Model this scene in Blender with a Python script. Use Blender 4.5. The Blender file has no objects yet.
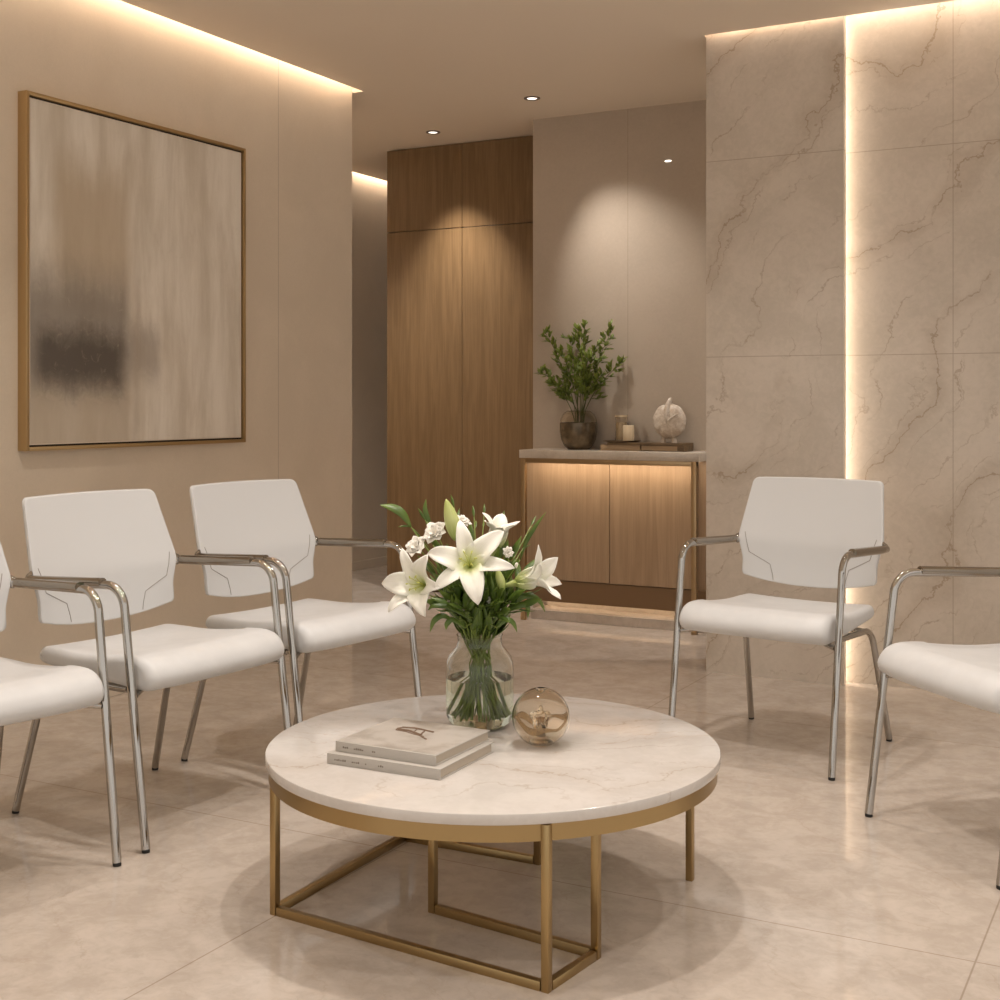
import bpy, bmesh, math, random
from mathutils import Vector, Matrix, Euler
random.seed(7)
R = math.radians
scn = bpy.context.scene
col = scn.collection

# ------------------------------------------------------------------ camera, world, exposure
FPX = 1300.0
YAW = R(28.16)
CY, SY = math.cos(YAW), math.sin(YAW)
CAMH = 1.15
H = 2.715                                     # ceiling height
cam_d = bpy.data.cameras.new('camera')
cam_d.sensor_width = 36.0
cam_d.lens = 36.0 * FPX / 1000.0
cam_d.shift_y = -0.097
cam_d.clip_start = 0.05
cam = bpy.data.objects.new('camera', cam_d)
cam.location = (0, 0, CAMH)
cam.rotation_euler = (R(90), 0, YAW)
col.objects.link(cam)
scn.camera = cam

world = bpy.data.worlds.new('world')
scn.world = world
world.use_nodes = True
world.node_tree.nodes['Background'].inputs[0].default_value = (1.0, 0.93, 0.86, 1)
world.node_tree.nodes['Background'].inputs[1].default_value = 0.95

scn.view_settings.view_transform = 'Standard'
scn.view_settings.look = 'None'
scn.view_settings.gamma = 1.0
scn.view_settings.use_curve_mapping = False
scn.view_settings.exposure = 0.0

WARM = (1.0, 0.925, 0.86)
COVE = (1.0, 0.85, 0.70)

def W(xc, d, z=0.0):
    """camera-relative (right, forward) metres -> room coordinates"""
    return Vector((CY * xc - SY * d, SY * xc + CY * d, z))

def at_floor(px, py, z=0.0):
    d = (CAMH - z) * FPX / (py - 403.0)
    return W((px - 500.0) / FPX * d, d, z)

def at_depth(px, py, d):
    return W((px - 500.0) / FPX * d, d, CAMH - (py - 403.0) / FPX * d)

def onY(px, Y):
    r = (px - 500.0) / FPX
    d = Y / (r * SY + CY)
    return (r * CY - SY) * d, d

# ------------------------------------------------------------------ materials
def new_mat(name):
    m = bpy.data.materials.new(name)
    m.use_nodes = True
    nt = m.node_tree
    return m, nt, nt.nodes['Principled BSDF']

def simple(name, colr, rough=0.5, metal=0.0, trans=0.0, ior=1.45, coat=0.0, sheen=0.0, alpha=None):
    m, nt, b = new_mat(name)
    b.inputs['Base Color'].default_value = (*colr, 1)
    b.inputs['Roughness'].default_value = rough
    b.inputs['Metallic'].default_value = metal
    b.inputs['Transmission Weight'].default_value = trans
    b.inputs['IOR'].default_value = ior
    b.inputs['Coat Weight'].default_value = coat
    b.inputs['Sheen Weight'].default_value = sheen
    return m

def emis(name, colr, s):
    m, nt, b = new_mat(name)
    b.inputs['Base Color'].default_value = (0, 0, 0, 1)
    b.inputs['Emission Color'].default_value = (*colr, 1)
    b.inputs['Emission Strength'].default_value = s
    return m

def N(nt, typ, **kw):
    n = nt.nodes.new(typ)
    for k, v in kw.items():
        setattr(n, k, v)
    return n

def mth(nt, op, a, b=None, c=None, clamp=False):
    n = nt.nodes.new('ShaderNodeMath')
    n.operation = op
    n.use_clamp = clamp
    for i, v in enumerate((a, b, c)):
        if v is None:
            continue
        if isinstance(v, (int, float)):
            n.inputs[i].default_value = v
        else:
            nt.links.new(v, n.inputs[i])
    return n.outputs[0]

def mix(nt, fac, a, b):
    n = nt.nodes.new('ShaderNodeMix')
    n.data_type = 'RGBA'
    for i, v in ((0, fac), (6, a), (7, b)):
        if isinstance(v, (int, float)):
            n.inputs[i].default_value = v
        elif isinstance(v, tuple):
            n.inputs[i].default_value = (*v[:3], 1)
        else:
            nt.links.new(v, n.inputs[i])
    return n.outputs[2]

def maprange(nt, v, a, b, c=0.0, d=1.0, smooth=True):
    n = nt.nodes.new('ShaderNodeMapRange')
    if smooth:
        n.interpolation_type = 'SMOOTHSTEP'
    nt.links.new(v, n.inputs[0])
    for i, x in enumerate((a, b, c, d)):
        n.inputs[i + 1].default_value = x
    return n.outputs[0]

def coords(nt, rot=(0, 0, 0), scale=(1, 1, 1), loc=(0, 0, 0), which='Object'):
    tc = N(nt, 'ShaderNodeTexCoord')
    m1 = N(nt, 'ShaderNodeMapping')
    m1.inputs['Rotation'].default_value = rot
    m1.inputs['Location'].default_value = loc
    m2 = N(nt, 'ShaderNodeMapping')
    m2.inputs['Scale'].default_value = scale
    nt.links.new(tc.outputs[which], m1.inputs[0])
    nt.links.new(m1.outputs[0], m2.inputs[0])
    return m2.outputs[0], tc.outputs[which]

def noise(nt, vec, scale, detail=4.0, rough=0.5, dist=0.0):
    n = N(nt, 'ShaderNodeTexNoise')
    n.inputs['Scale'].default_value = scale
    n.inputs['Detail'].default_value = detail
    n.inputs['Roughness'].default_value = rough
    n.inputs['Distortion'].default_value = dist
    nt.links.new(vec, n.inputs['Vector'])
    return n.outputs[0]

def bump(nt, bsdf, h, strength=0.1, dist=0.01):
    n = N(nt, 'ShaderNodeBump')
    n.inputs['Strength'].default_value = strength
    n.inputs['Distance'].default_value = dist
    nt.links.new(h, n.inputs['Height'])
    nt.links.new(n.outputs[0], bsdf.inputs['Normal'])

def seam_mask(nt, base_vec, seams, w=0.0016):
    """1 on the joint lines. seams: list of (axis, position)"""
    sep = N(nt, 'ShaderNodeSeparateXYZ')
    nt.links.new(base_vec, sep.inputs[0])
    out = None
    for ax, p in seams:
        dd = mth(nt, 'ABSOLUTE', mth(nt, 'SUBTRACT', sep.outputs[ax], p))
        m = maprange(nt, dd, w * 0.5, w * 1.5, 1.0, 0.0)
        out = m if out is None else mth(nt, 'MAXIMUM', out, m)
    return out

def stone(name, c1, c2, vein, vrot, vscale, vwidth, vamt, rough, seams=None, seamcol=None,
          mott=6.0, fine=45.0, coat=0.0, spec=0.5, stretch=(0.45, 1, 1.5), seamw=0.0016, amt2=0.5, bmp=0.0, vplane=False):
    m, nt, b = new_mat(name)
    v, base = coords(nt, rot=vrot, scale=stretch)
    cloud = noise(nt, base, mott, 6, 0.6, 0.6)
    fin = noise(nt, base, fine, 4, 0.65, 0.8)
    f = mth(nt, 'ADD', mth(nt, 'MULTIPLY', cloud, 0.65), mth(nt, 'MULTIPLY', fin, 0.35))
    c = mix(nt, maprange(nt, f, 0.36, 0.64), c1, c2)
    if vamt > 0:
        sep = N(nt, 'ShaderNodeSeparateXYZ')
        nt.links.new(v, sep.inputs[0])
        wl = noise(nt, base, 1.1, 3, 0.5)
        wm = noise(nt, base, 5.0, 5, 0.65)
        wf = noise(nt, base, 24.0, 4, 0.6)
        warp = mth(nt, 'ADD', mth(nt, 'ADD', mth(nt, 'MULTIPLY', wl, 1.0), mth(nt, 'MULTIPLY', wm, 0.20)), mth(nt, 'MULTIPLY', wf, 0.035))
        tot = None
        for fq, off, wd, am, g0, gs in ((1.0, 0.0, 1.0, 1.0, 0.40, 1.6), (1.9, 3.3, 0.7, amt2, 0.44, 2.2), (3.1, 5.2, .6, amt2 * .8, 0.48, 3.0), (1.0, 0.0, 9.0, 0.30, 0.40, 1.6)):
            u = mth(nt, 'ADD', mth(nt, 'MULTIPLY', mth(nt, 'ADD', sep.outputs[2 if vplane else 1], warp), vscale * fq), off)
            r = mth(nt, 'ABSOLUTE', mth(nt, 'SUBTRACT', mth(nt, 'FRACT', u), 0.5))
            gv, _b = coords(nt, loc=(off, off * 2, off))
            gate = maprange(nt, noise(nt, gv, gs, 4, 0.65, 0.5), g0, g0 + .12)
            vm = mth(nt, 'MULTIPLY', mth(nt, 'MULTIPLY', maprange(nt, r, 0.0, vwidth * wd * fq, 1.0, 0.0), gate), vamt * am)
            tot = vm if tot is None else mth(nt, 'MAXIMUM', tot, vm)
        c = mix(nt, tot, c, vein)
    if seams:
        c = mix(nt, mth(nt, 'MULTIPLY', seam_mask(nt, base, seams, seamw), 0.6), c, seamcol)
    nt.links.new(c, b.inputs['Base Color'])
    b.inputs['Roughness'].default_value = rough
    b.inputs['Coat Weight'].default_value = coat
    b.inputs['Coat Roughness'].default_value = 0.06
    b.inputs['Specular IOR Level'].default_value = spec
    if bmp:
        bump(nt, b, fin, bmp, 0.004)
    return m

def wood(name, c1, c2, axis_scale=(14, 14, 0.8), rough=0.42, seams=None, seamcol=(0.03, 0.018, 0.01), seamw=0.0018, coat=0.0):
    m, nt, b = new_mat(name)
    v, base = coords(nt, scale=axis_scale)
    g = noise(nt, v, 2.2, 6, 0.6, 0.9)
    v2, _ = coords(nt, scale=(axis_scale[0] * 9, axis_scale[1] * 9, axis_scale[2] * 3))
    g2 = noise(nt, v2, 1.6, 3, 0.6, 0.2)
    f = mth(nt, 'ADD', mth(nt, 'MULTIPLY', g, 0.6), mth(nt, 'MULTIPLY', g2, 0.4))
    c = mix(nt, maprange(nt, f, 0.36, 0.66), c1, c2)
    if seams:
        c = mix(nt, mth(nt, 'MULTIPLY', seam_mask(nt, base, seams, seamw), 0.9), c, seamcol)
    nt.links.new(c, b.inputs['Base Color'])
    b.inputs['Roughness'].default_value = rough
    b.inputs['Coat Weight'].default_value = coat
    b.inputs['Coat Roughness'].default_value = 0.2
    bump(nt, b, g2, 0.08, 0.002)
    return m

def ruv(name, stops, rough=0.5, u_axis=0, trans=0.0, sheen=0.0, streak=0.0, sss=0.0):
    """colour ramp along the u of the mesh's UV map"""
    m, nt, b = new_mat(name)
    uv = N(nt, 'ShaderNodeUVMap')
    uv.uv_map = 'UVMap'
    sep = N(nt, 'ShaderNodeSeparateXYZ')
    nt.links.new(uv.outputs[0], sep.inputs[0])
    cr = N(nt, 'ShaderNodeValToRGB')
    nt.links.new(sep.outputs[u_axis], cr.inputs[0])
    el = cr.color_ramp.elements
    el[0].position, el[0].color = stops[0][0], (*stops[0][1], 1)
    el[1].position, el[1].color = stops[-1][0], (*stops[-1][1], 1)
    for p, c in stops[1:-1]:
        e = el.new(p)
        e.color = (*c, 1)
    c = cr.outputs[0]
    if streak:
        mp = N(nt, 'ShaderNodeMapping')
        mp.inputs['Scale'].default_value = (1.2, 16, 1)
        nt.links.new(uv.outputs[0], mp.inputs[0])
        s = noise(nt, mp.outputs[0], 2.0, 3, 0.5)
        c = mix(nt, mth(nt, 'MULTIPLY', maprange(nt, s, 0.45, 0.7), streak), c, (0.62, 0.64, 0.36))
    nt.links.new(c, b.inputs['Base Color'])
    b.inputs['Roughness'].default_value = rough
    if sss:
        b.inputs['Subsurface Weight'].default_value = sss
        b.inputs['Subsurface Radius'].default_value = (0.01, 0.01, 0.008)
    return m

M = {}
M['floor'] = stone('polished marble floor', (0.495, 0.425, 0.36), (0.60, 0.525, 0.455), (0.40, 0.31, 0.23),
                   (0, 0, R(35)), 2.5, 0.02, 0.30, 0.07,
                   seams=[(0, -1.82), (0, -0.40), (1, 2.82), (1, 4.61)],
                   seamcol=(0.27, 0.2, 0.14), mott=8, fine=30, spec=0.5, seamw=0.0018, stretch=(1, 1, 1), amt2=0.7)
M['wall'] = stone('plaster wall', (0.70, 0.60, 0.475), (0.75, 0.645, 0.515), (0.5, 0.4, 0.3), (0, 0, 0), 1, 0.01, 0.0, 0.62,
                  seams=[(1, 4.835)], seamcol=(0.3, 0.23, 0.16), mott=2.5, fine=120, bmp=0.05)
M['ceil'] = simple('ceiling paint', (0.84, 0.735, 0.61), 0.7)
M['marble_wall'] = stone('beige marble wall', (0.53, 0.46, 0.38), (0.62, 0.54, 0.455), (0.29, 0.20, 0.12),
                         (0, R(50), 0), 2.1, 0.017, 0.70, 0.30,
                         seams=[(2, 2.18), (2, 1.346), (0, -0.85), (0, 0.75)], seamcol=(0.3, 0.22, 0.15),
                         mott=3.0, fine=40, stretch=(1, 1, 1), vplane=True, amt2=.7)
M['stone_wall'] = stone('smooth stone wall', (0.47, 0.395, 0.315), (0.52, 0.44, 0.355), (0.3, 0.2, 0.1),
                        (0, 0, 0), 1.2, 0.01, 0.0, 0.28, seams=[(0, -2.665)], seamcol=(0.3, 0.23, 0.16), mott=2.0, fine=60)
M['table_marble'] = stone('white marble', (0.57, 0.53, 0.49), (0.64, 0.60, 0.56), (0.36, 0.27, 0.19),
                          (0, 0, R(-20)), 4.0, 0.03, 0.5, 0.12, mott=5.0, fine=30, stretch=(1, 1, 1), amt2=0.7, spec=0.5)
M['counter'] = stone('counter stone', (0.56, 0.49, 0.41), (0.66, 0.58, 0.49), (0.36, 0.27, 0.19), (0, 0, 0), 5, 0.02, 0.3, 0.25,
                     mott=8, fine=60)
M['wood'] = wood('oak veneer', (0.172, 0.103, 0.046), (0.24, 0.148, 0.071), rough=0.33, seams=[(2, 2.205)])
M['wood_light'] = wood('light oak veneer', (0.34, 0.235, 0.145), (0.43, 0.305, 0.195), rough=0.45)
M['wood_dark'] = wood('dark tray wood', (0.12, 0.075, 0.035), (0.2, 0.13, 0.065), axis_scale=(0.8, 14, 14), rough=0.5)
M['wood_box'] = wood('tan box wood', (0.36, 0.25, 0.145), (0.46, 0.33, 0.2), axis_scale=(0.8, 14, 14), rough=0.5)
M['kick'] = simple('brown plinth board', (0.2, 0.12, 0.06), 0.45)
M['bronze'] = simple('brushed bronze', (0.42, 0.30, 0.17), 0.32, 1.0)
M['gold'] = simple('brushed brass', (0.42, 0.30, 0.145), 0.30, 1.0)
M['frame_gold'] = simple('picture frame brass', (0.52, 0.37, 0.19), 0.35, 0.85)
M['chrome'] = simple('chrome', (0.47, 0.45, 0.42), 0.07, 1.0)
M['sleeve'] = simple('armrest sleeve', (0.33, 0.29, 0.24), 0.16, 1.0)
M['rubber'] = simple('black rubber', (0.02, 0.018, 0.016), 0.6)
M['line'] = simple('panel joint', (0.30, 0.27, 0.24), 0.7)
M['shadow_gap'] = simple('dark inner edge', (0.035, 0.022, 0.012), 0.6)
M['canvas_edge'] = simple('canvas edge', (0.75, 0.66, 0.54), 0.6)
def leather():
    m, nt, b = new_mat('white leather')
    v, base = coords(nt)
    n1 = noise(nt, base, 9, 4, 0.6)
    n2 = noise(nt, base, 260, 3, 0.6)
    nt.links.new(mix(nt, maprange(nt, n1, 0.35, 0.65), (0.635, 0.635, 0.63), (0.675, 0.675, 0.67)), b.inputs['Base Color'])
    b.inputs['Roughness'].default_value = 0.42
    b.inputs['Specular IOR Level'].default_value = 0.4
    bump(nt, b, n2, 0.10, 0.001)
    return m
M['leather'] = leather()
M['back_fabric'] = simple('white backrest shell', (0.635, 0.635, 0.63), 0.5)
M['glass'] = simple('clear glass', (0.96, 0.98, 0.95), 0.0, trans=1.0, ior=1.38)
M['glass_thin'] = simple('clear candle glass', (0.97, 0.93, 0.86), 0.02, trans=1.0, ior=1.3)
M['water'] = simple('vase water', (0.93, 0.97, 0.88), 0.0, trans=1.0, ior=1.33)
M['amber_glass'] = simple('smoky amber glass', (0.955, 0.905, 0.82), 0.02, trans=1.0, ior=1.25)
M['stem'] = simple('green stem', (0.19, 0.25, 0.05), 0.45)
M['stem_dark'] = simple('dark green stem', (0.09, 0.11, 0.03), 0.5)
M['leaf'] = ruv('lily leaf', [(0, (0.10, 0.15, 0.02)), (0.5, (0.065, 0.115, 0.015)), (1, (0.15, 0.22, 0.03))], 0.4)
M['leaf_b'] = ruv('branch leaf', [(0, (0.10, 0.15, 0.018)), (1, (0.25, 0.31, 0.05))], 0.42)
M['petal'] = ruv('lily petal', [(0, (0.50, 0.60, 0.12)), (0.2, (0.74, 0.78, 0.42)), (0.42, (0.86, 0.85, 0.74)), (1, (0.88, 0.85, 0.79))],
                 0.5, streak=0.22)
M['blossom'] = simple('small white blossom', (0.84, 0.80, 0.72), 0.6)
M['bud'] = ruv('lily bud', [(0, (0.28, 0.38, 0.07)), (0.5, (0.55, 0.60, 0.24)), (1, (0.42, 0.48, 0.12))], 0.45, streak=0.3)
M['anther'] = simple('pale green stamen', (0.5, 0.52, 0.12), 0.6)
M['candle'] = simple('cream wax', (0.78, 0.64, 0.44), 0.5)
M['book_cover'] = simple('grey book cloth', (0.48, 0.445, 0.40), 0.45)
M['pages'] = simple('book pages', (0.50, 0.43, 0.345), 0.8)
M['ink'] = simple('spine lettering ink', (0.2, 0.16, 0.125), 0.6)
M['led_left'] = emis('cove led', COVE, 34)
M['led_back'] = emis('corridor cove led', COVE, 38)
M['led_wall'] = emis('wall led strip', (1.0, 0.86, 0.71), 13)
M['led_cab'] = emis('cabinet led', (1.0, 0.82, 0.62), 24)
M['led_low'] = emis('plinth led', (1.0, 0.76, 0.5), 7)
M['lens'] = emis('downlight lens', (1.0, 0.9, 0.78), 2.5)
M['trim_white'] = simple('downlight trim', (0.16, 0.12, 0.09), 0.35)

# ------------------------------------------------------------------ mesh builder
class MB:
    def __init__(self):
        self.bm = bmesh.new()
        self.uv = self.bm.loops.layers.uv.new('UVMap')

    def quadgrid(self, rows, close_u=False, close_v=False, uvs=None):
        """rows: list of lists of points"""
        vs = [[self.bm.verts.new(p) for p in r] for r in rows]
        nr, nc = len(vs), len(vs[0])
        for i in range(nr if close_v else nr - 1):
            for j in range(nc if close_u else nc - 1):
                q = [(i, j), (i, (j + 1) % nc), ((i + 1) % nr, (j + 1) % nc), ((i + 1) % nr, j)]
                try:
                    f = self.bm.faces.new([vs[a][b] for a, b in q])
                except ValueError:
                    continue
                if uvs:
                    for l, (a, b) in zip(f.loops, q):
                        l[self.uv].uv = (uvs(a, b))
        return vs

    def cap(self, ring):
        try:
            self.bm.faces.new(ring)
        except ValueError:
            pass

    def box(self, lo, hi, bevel=0.0, mat=None, seg=2):
        b2 = bmesh.new()
        bmesh.ops.create_cube(b2, size=1.0)
        lo, hi = Vector(lo), Vector(hi)
        c, s = (lo + hi) / 2, hi - lo
        for v in b2.verts:
            v.co = Vector((v.co.x * s.x, v.co.y * s.y, v.co.z * s.z)) + c
        if bevel:
            bmesh.ops.bevel(b2, geom=b2.edges[:], offset=bevel, segments=seg, affect='EDGES', profile=0.5)
        if mat is not None:
            b2.transform(mat)
        self.join(b2)
        return self

    def join(self, b2):
        mp = {}
        for v in b2.verts:
            mp[v] = self.bm.verts.new(v.co)
        for f in b2.faces:
            self.bm.faces.new([mp[v] for v in f.verts])
        b2.free()

    def tube(self, pts, r, seg=12, caps=True, flat=1.0):
        pts = [Vector(p) for p in pts]
        n = len(pts)
        rs = r if isinstance(r, (list, tuple)) else [r] * n
        tang = []
        for i in range(n):
            a = pts[max(i - 1, 0)]
            b = pts[min(i + 1, n - 1)]
            t = (b - a)
            tang.append(t.normalized() if t.length > 1e-9 else Vector((0, 0, 1)))
        up = Vector((0, 0, 1)) if abs(tang[0].z) < 0.9 else Vector((1, 0, 0))
        nrm = (up - tang[0] * up.dot(tang[0])).normalized()
        rings = []
        for i in range(n):
            nrm = (nrm - tang[i] * nrm.dot(tang[i]))
            nrm = nrm.normalized() if nrm.length > 1e-6 else tang[i].orthogonal().normalized()
            bn = tang[i].cross(nrm)
            rings.append([pts[i] + (nrm * math.cos(2 * math.pi * k / seg) * flat + bn * math.sin(2 * math.pi * k / seg)) * rs[i]
                          for k in range(seg)])
        vs = self.quadgrid(rings, close_u=True, uvs=lambda a, b: (a / max(n - 1, 1), b / seg))
        if caps:
            self.cap(vs[0][::-1])
            self.cap(vs[-1])
        return self

    def lathe(self, prof, c=(0, 0, 0), seg=48, close=False, capb=False, capt=False):
        c = Vector(c)
        rows = [[c + Vector((r * math.cos(2 * math.pi * k / seg), r * math.sin(2 * math.pi * k / seg), z)) for k in range(seg)]
                for r, z in prof]
        vs = self.quadgrid(rows, close_u=True, close_v=close)
        if capb:
            self.cap(vs[0][::-1])
        if capt:
            self.cap(vs[-1])
        return self

    def disc_solid(self, r, z0, z1, c=(0, 0, 0), bev=0.003, seg=96):
        p = [(r - bev, z0), (r - bev * 0.3, z0 + bev * 0.3), (r, z0 + bev), (r, z1 - bev), (r - bev * 0.3, z1 - bev * 0.3), (r - bev, z1)]
        return self.lathe(p, c, seg, capb=True, capt=True)

    def build(self, name, mat, parent=None, smooth=35, off=None, solid=0.0, sub=0):
        if off is not None:
            bmesh.ops.translate(self.bm, verts=self.bm.verts, vec=-Vector(off))
        bmesh.ops.recalc_face_normals(self.bm, faces=self.bm.faces[:]) if not solid else None
        me = bpy.data.meshes.new(name)
        self.bm.to_mesh(me)
        self.bm.free()
        me.materials.append(mat)
        if smooth:
            for p in me.polygons:
                p.use_smooth = True
            me.set_sharp_from_angle(angle=R(smooth))
        o = bpy.data.objects.new(name, me)
        col.objects.link(o)
        if parent is not None:
            o.parent = parent
        if solid:
            md = o.modifiers.new('thickness', 'SOLIDIFY')
            md.thickness = solid
            md.offset = 0
        if sub:
            md = o.modifiers.new('sub', 'SUBSURF')
            md.levels = md.render_levels = sub
        return o

def fillet(pts, rad, seg=8):
    """polyline with rounded corners; rad: list per inner corner or a number"""
    pts = [Vector(p) for p in pts]
    out = [pts[0]]
    for i in range(1, len(pts) - 1):
        r = rad[i - 1] if isinstance(rad, (list, tuple)) else rad
        a = (pts[i - 1] - pts[i])
        b = (pts[i + 1] - pts[i])
        if r <= 0:
            out.append(pts[i])
            continue
        ang = a.angle(b)
        t = min(r / math.tan(ang / 2), a.length * 0.49, b.length * 0.49)
        p0 = pts[i] + a.normalized() * t
        p1 = pts[i] + b.normalized() * t
        rr = t * math.tan(ang / 2)
        bis = (a.normalized() + b.normalized()).normalized()
        cen = pts[i] + bis * (rr / math.sin(ang / 2))
        v0, v1 = p0 - cen, p1 - cen
        tot = v0.angle(v1)
        ax = v0.cross(v1).normalized()
        for k in range(seg + 1):
            out.append(cen + Matrix.Rotation(tot * k / seg, 3, ax) @ v0)
    out.append(pts[-1])
    return out

def tagp(o, label=None, cat=None, group=None, kind=None):
    if label: o['label'] = label
    if cat: o['category'] = cat
    if group: o['group'] = group
    if kind: o['kind'] = kind
    return o

def thing(name, label, cat, loc=(0, 0, 0), rz=0.0, group=None):
    o = bpy.data.objects.new(name, None)
    col.objects.link(o)
    o.location = loc
    o.rotation_euler = (0, 0, rz)
    o.empty_display_size = 0.1
    return tagp(o, label, cat, group)

def copy_tree(o, parent=None):
    c = o.copy()
    col.objects.link(c)
    if parent is not None:
        c.parent = parent
    for ch in list(o.children):
        copy_tree(ch, c)
    return c

def struct(name, mb, mat, label, smooth=0):
    o = mb.build(name, mat, smooth=smooth)
    return tagp(o, label, name.split('_')[0], kind='structure')

# ------------------------------------------------------------------ the room
XL = -3.755         # left wall plane
YE = 5.433          # its far end
XC = -5.09          # corridor wall plane
YR = 5.40           # marble panel wall on the right
YP = 5.32           # face of the projecting marble panel
PX0, PX1 = -1.847, -1.262
YW = 6.78           # wood panelling
YS = 6.42           # stone wall behind the console
TOP = 2.90
RX, BY = 2.3, -1.2

struct('floor', MB().box((-5.6, BY - .2, -0.12), (RX + .2, 9.2, 0)), M['floor'], 'polished beige marble tile floor with thin joints')
struct('wall_left', MB().box((-5.6, BY - .2, 0), (XL, YE, TOP)), M['wall'], 'beige plaster wall behind the painting and the white chairs')
struct('wall_corridor', MB().box((XC - .3, YE, 0), (XC, 9.2, TOP)), M['wall'], 'beige corridor wall beyond the end of the left wall')
struct('wall_far', MB().box((XC, 9.0, 0), (RX, 9.2, TOP)), M['wall'], 'far end wall of the corridor')
struct('wall_stone', MB().box((onY(533, YS)[0], YS, 0), (RX, YW - .01, TOP)), M['stone_wall'], 'smooth taupe stone wall behind the console cabinet')
struct('wall_right', MB().box((PX0, YR, 0), (RX, YR + .25, TOP)), M['marble_wall'], 'beige veined marble wall on the right lit by a strip')
struct('wall_panel', MB().box((PX0, YP, 0), (PX1, YP + .035, TOP)).box((PX0, YP + .035, 0), (PX1 - .06, YR, TOP)), M['marble_wall'],
       'projecting veined marble panel left of the bright light strip')
cb = MB()
SW = 0.068                                   # cove slot width
cb.box((XL + SW, BY, H), (RX, YP - 0.03, H + .18))
cb.box((XL + SW, YP - 0.03, H), (PX0, YE, H + .18))
cb.box((XC + 0.06, YE, H), (PX0, 9.0, H + .18))
cb.box((PX0, YR + .25, H), (RX, 9.0, H + .18))
cb.box((-5.6, BY, TOP), (XL + SW, YE, TOP + .05))
cb.box((PX0, YP - .03, TOP), (RX, YR + .25, TOP + .05))
cb.box((XC - .2, YE, TOP), (XC + .06, 9.0, TOP + .05))
struct('ceiling', cb, M['ceil'], 'smooth beige painted ceiling with hidden light coves')
struct('baseboard_left', MB().box((XL, BY, 0), (XL + .012, YE - .001, 0.075), 0.002), M['wall'], 'low beige skirting along the left wall')
struct('baseboard_corridor', MB().box((XC, YE, 0), (XC + .012, 9.0, 0.06), 0.002), M['wall'], 'low beige skirting along the corridor wall')
# light coves (LED tape fixed to the upstand, facing the wall)
struct('trim_1', MB().box((XL + SW - .006, BY + .1, H + .085), (XL + SW, YE - .01, H + .10)), M['led_left'], 'warm light strip hidden in the left ceiling cove')
struct('trim_2', MB().box((XC + .054, YE + .02, H + .06), (XC + .06, 8.9, H + .075)), M['led_back'], 'warm light strip hidden in the corridor ceiling cove')
struct('trim_3', MB().box((PX0 + .02, YP - .03, H + .05), (RX - .1, YP - .026, H + .06)), M['led_left'], 'warm light strip hidden in the cove above the marble wall')
struct('trim_4', MB().box((PX1 - .055, YP + .042, 0.01), (PX1 - .045, YR - .006, H + .05)), M['led_wall'], 'bright vertical light strip beside the marble panel')
# bronze edge on the panel
# wood panelling: tall doors
wx0, _ = onY(387, YW)
wx1 = -3.1
ws, _ = onY(462, YW)
wp = thing('wood_cupboard', 'tall full-height oak cupboard with two doors and flap doors above, beside the stone wall', 'cupboard', (0, 0, 0))
MB().box((wx0, YW + .02, 0), (wx1, YW + .6, H - .004)).build('body', M['wood'], wp, smooth=0)
for a, b in ((wx0, ws - .0015), (ws + .0015, wx1)):
    MB().box((a, YW, 0.02), (b, YW + .02, 2.203), 0.001).build('door', M['wood'], wp, smooth=0)
    MB().box((a, YW, 2.207), (b, YW + .02, H - .004), 0.001).build('upper_door', M['wood'], wp, smooth=0)

# ------------------------------------------------------------------ downlights (modelled fittings, each with its own lamp)
def downlight(x, y, label, energy, aim=None, angle=110, blend=0.9, rad=0.05, group='recessed ceiling downlights', colr=WARM, lens='lens', r=0.04):
    t = thing('recessed_downlight', label, 'ceiling light', (x, y, H), 0, group)
    MB().lathe([(r + .012, 0.0), (r + .012, -.004), (r, -.005), (r - .004, 0.0)], seg=32, close=True).build('trim_ring', M['trim_white'], t)
    MB().disc_solid(r - .005, -.003, -.001, bev=.0005, seg=32).build('lens', M[lens], t)
    ld = bpy.data.lights.new('downlight_lamp', 'SPOT')
    ld.energy = energy
    ld.color = colr
    ld.spot_size = R(angle)
    ld.spot_blend = blend
    ld.shadow_soft_size = rad
    lo = bpy.data.objects.new('lamp', ld)
    col.objects.link(lo)
    lo.parent = t
    lo.location = (0, 0, -0.03 - 0 * rad)
    if aim is not None:
        dirv = Vector(aim) - Vector((x, y, H - .03))
        lo.rotation_euler = dirv.to_track_quat('-Z', 'Y').to_euler()
    return t

E0 = 37
c0 = W(0, 3.05)
spots = [(0.14, 2.98, 1.9), (-0.22, 3.35, 1.1), (-1.05, 3.6, 1.2), (0.8, 4.35, 1.3), (1.55, 3.25, 1.1), (-1.4, 2.4, .9), (0.9, 1.9, 1.0), (-0.3, 1.3, 1.1)]
for i, (a, d, wgt) in enumerate(spots):
    p = W(a, d)
    downlight(p.x, p.y, 'round recessed downlight in the ceiling over the seating area', E0 * wgt, rad=.04, group='downlights over the seating area')
pa = at_depth(433, 132, (H - CAMH) * FPX / 271)
downlight(pa.x, pa.y, 'small recessed downlight in the ceiling before the oak cupboard', 95, aim=(pa.x, YW - .03, 1.05), angle=70, blend=1.0, rad=0.02, group=None, r=.03)
pb = at_depth(532, 98, (H - CAMH) * FPX / 305)
bx_, _ = onY(628, YS)
downlight(pb.x, pb.y, 'small recessed downlight in the ceiling before the stone wall', 60, aim=(bx_ + .20, YS - .02, 1.4), angle=64, blend=1.0, rad=0.03, group=None, r=.03)
for q in ((-4.6, 5.85), (-1.2, 6.05)):  # unseen lamps added to brighten the corridor and the stone wall
    downlight(q[0], q[1], 'added fill downlight in the corridor ceiling, out of view', 75, group='added corridor fill lights')
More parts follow.
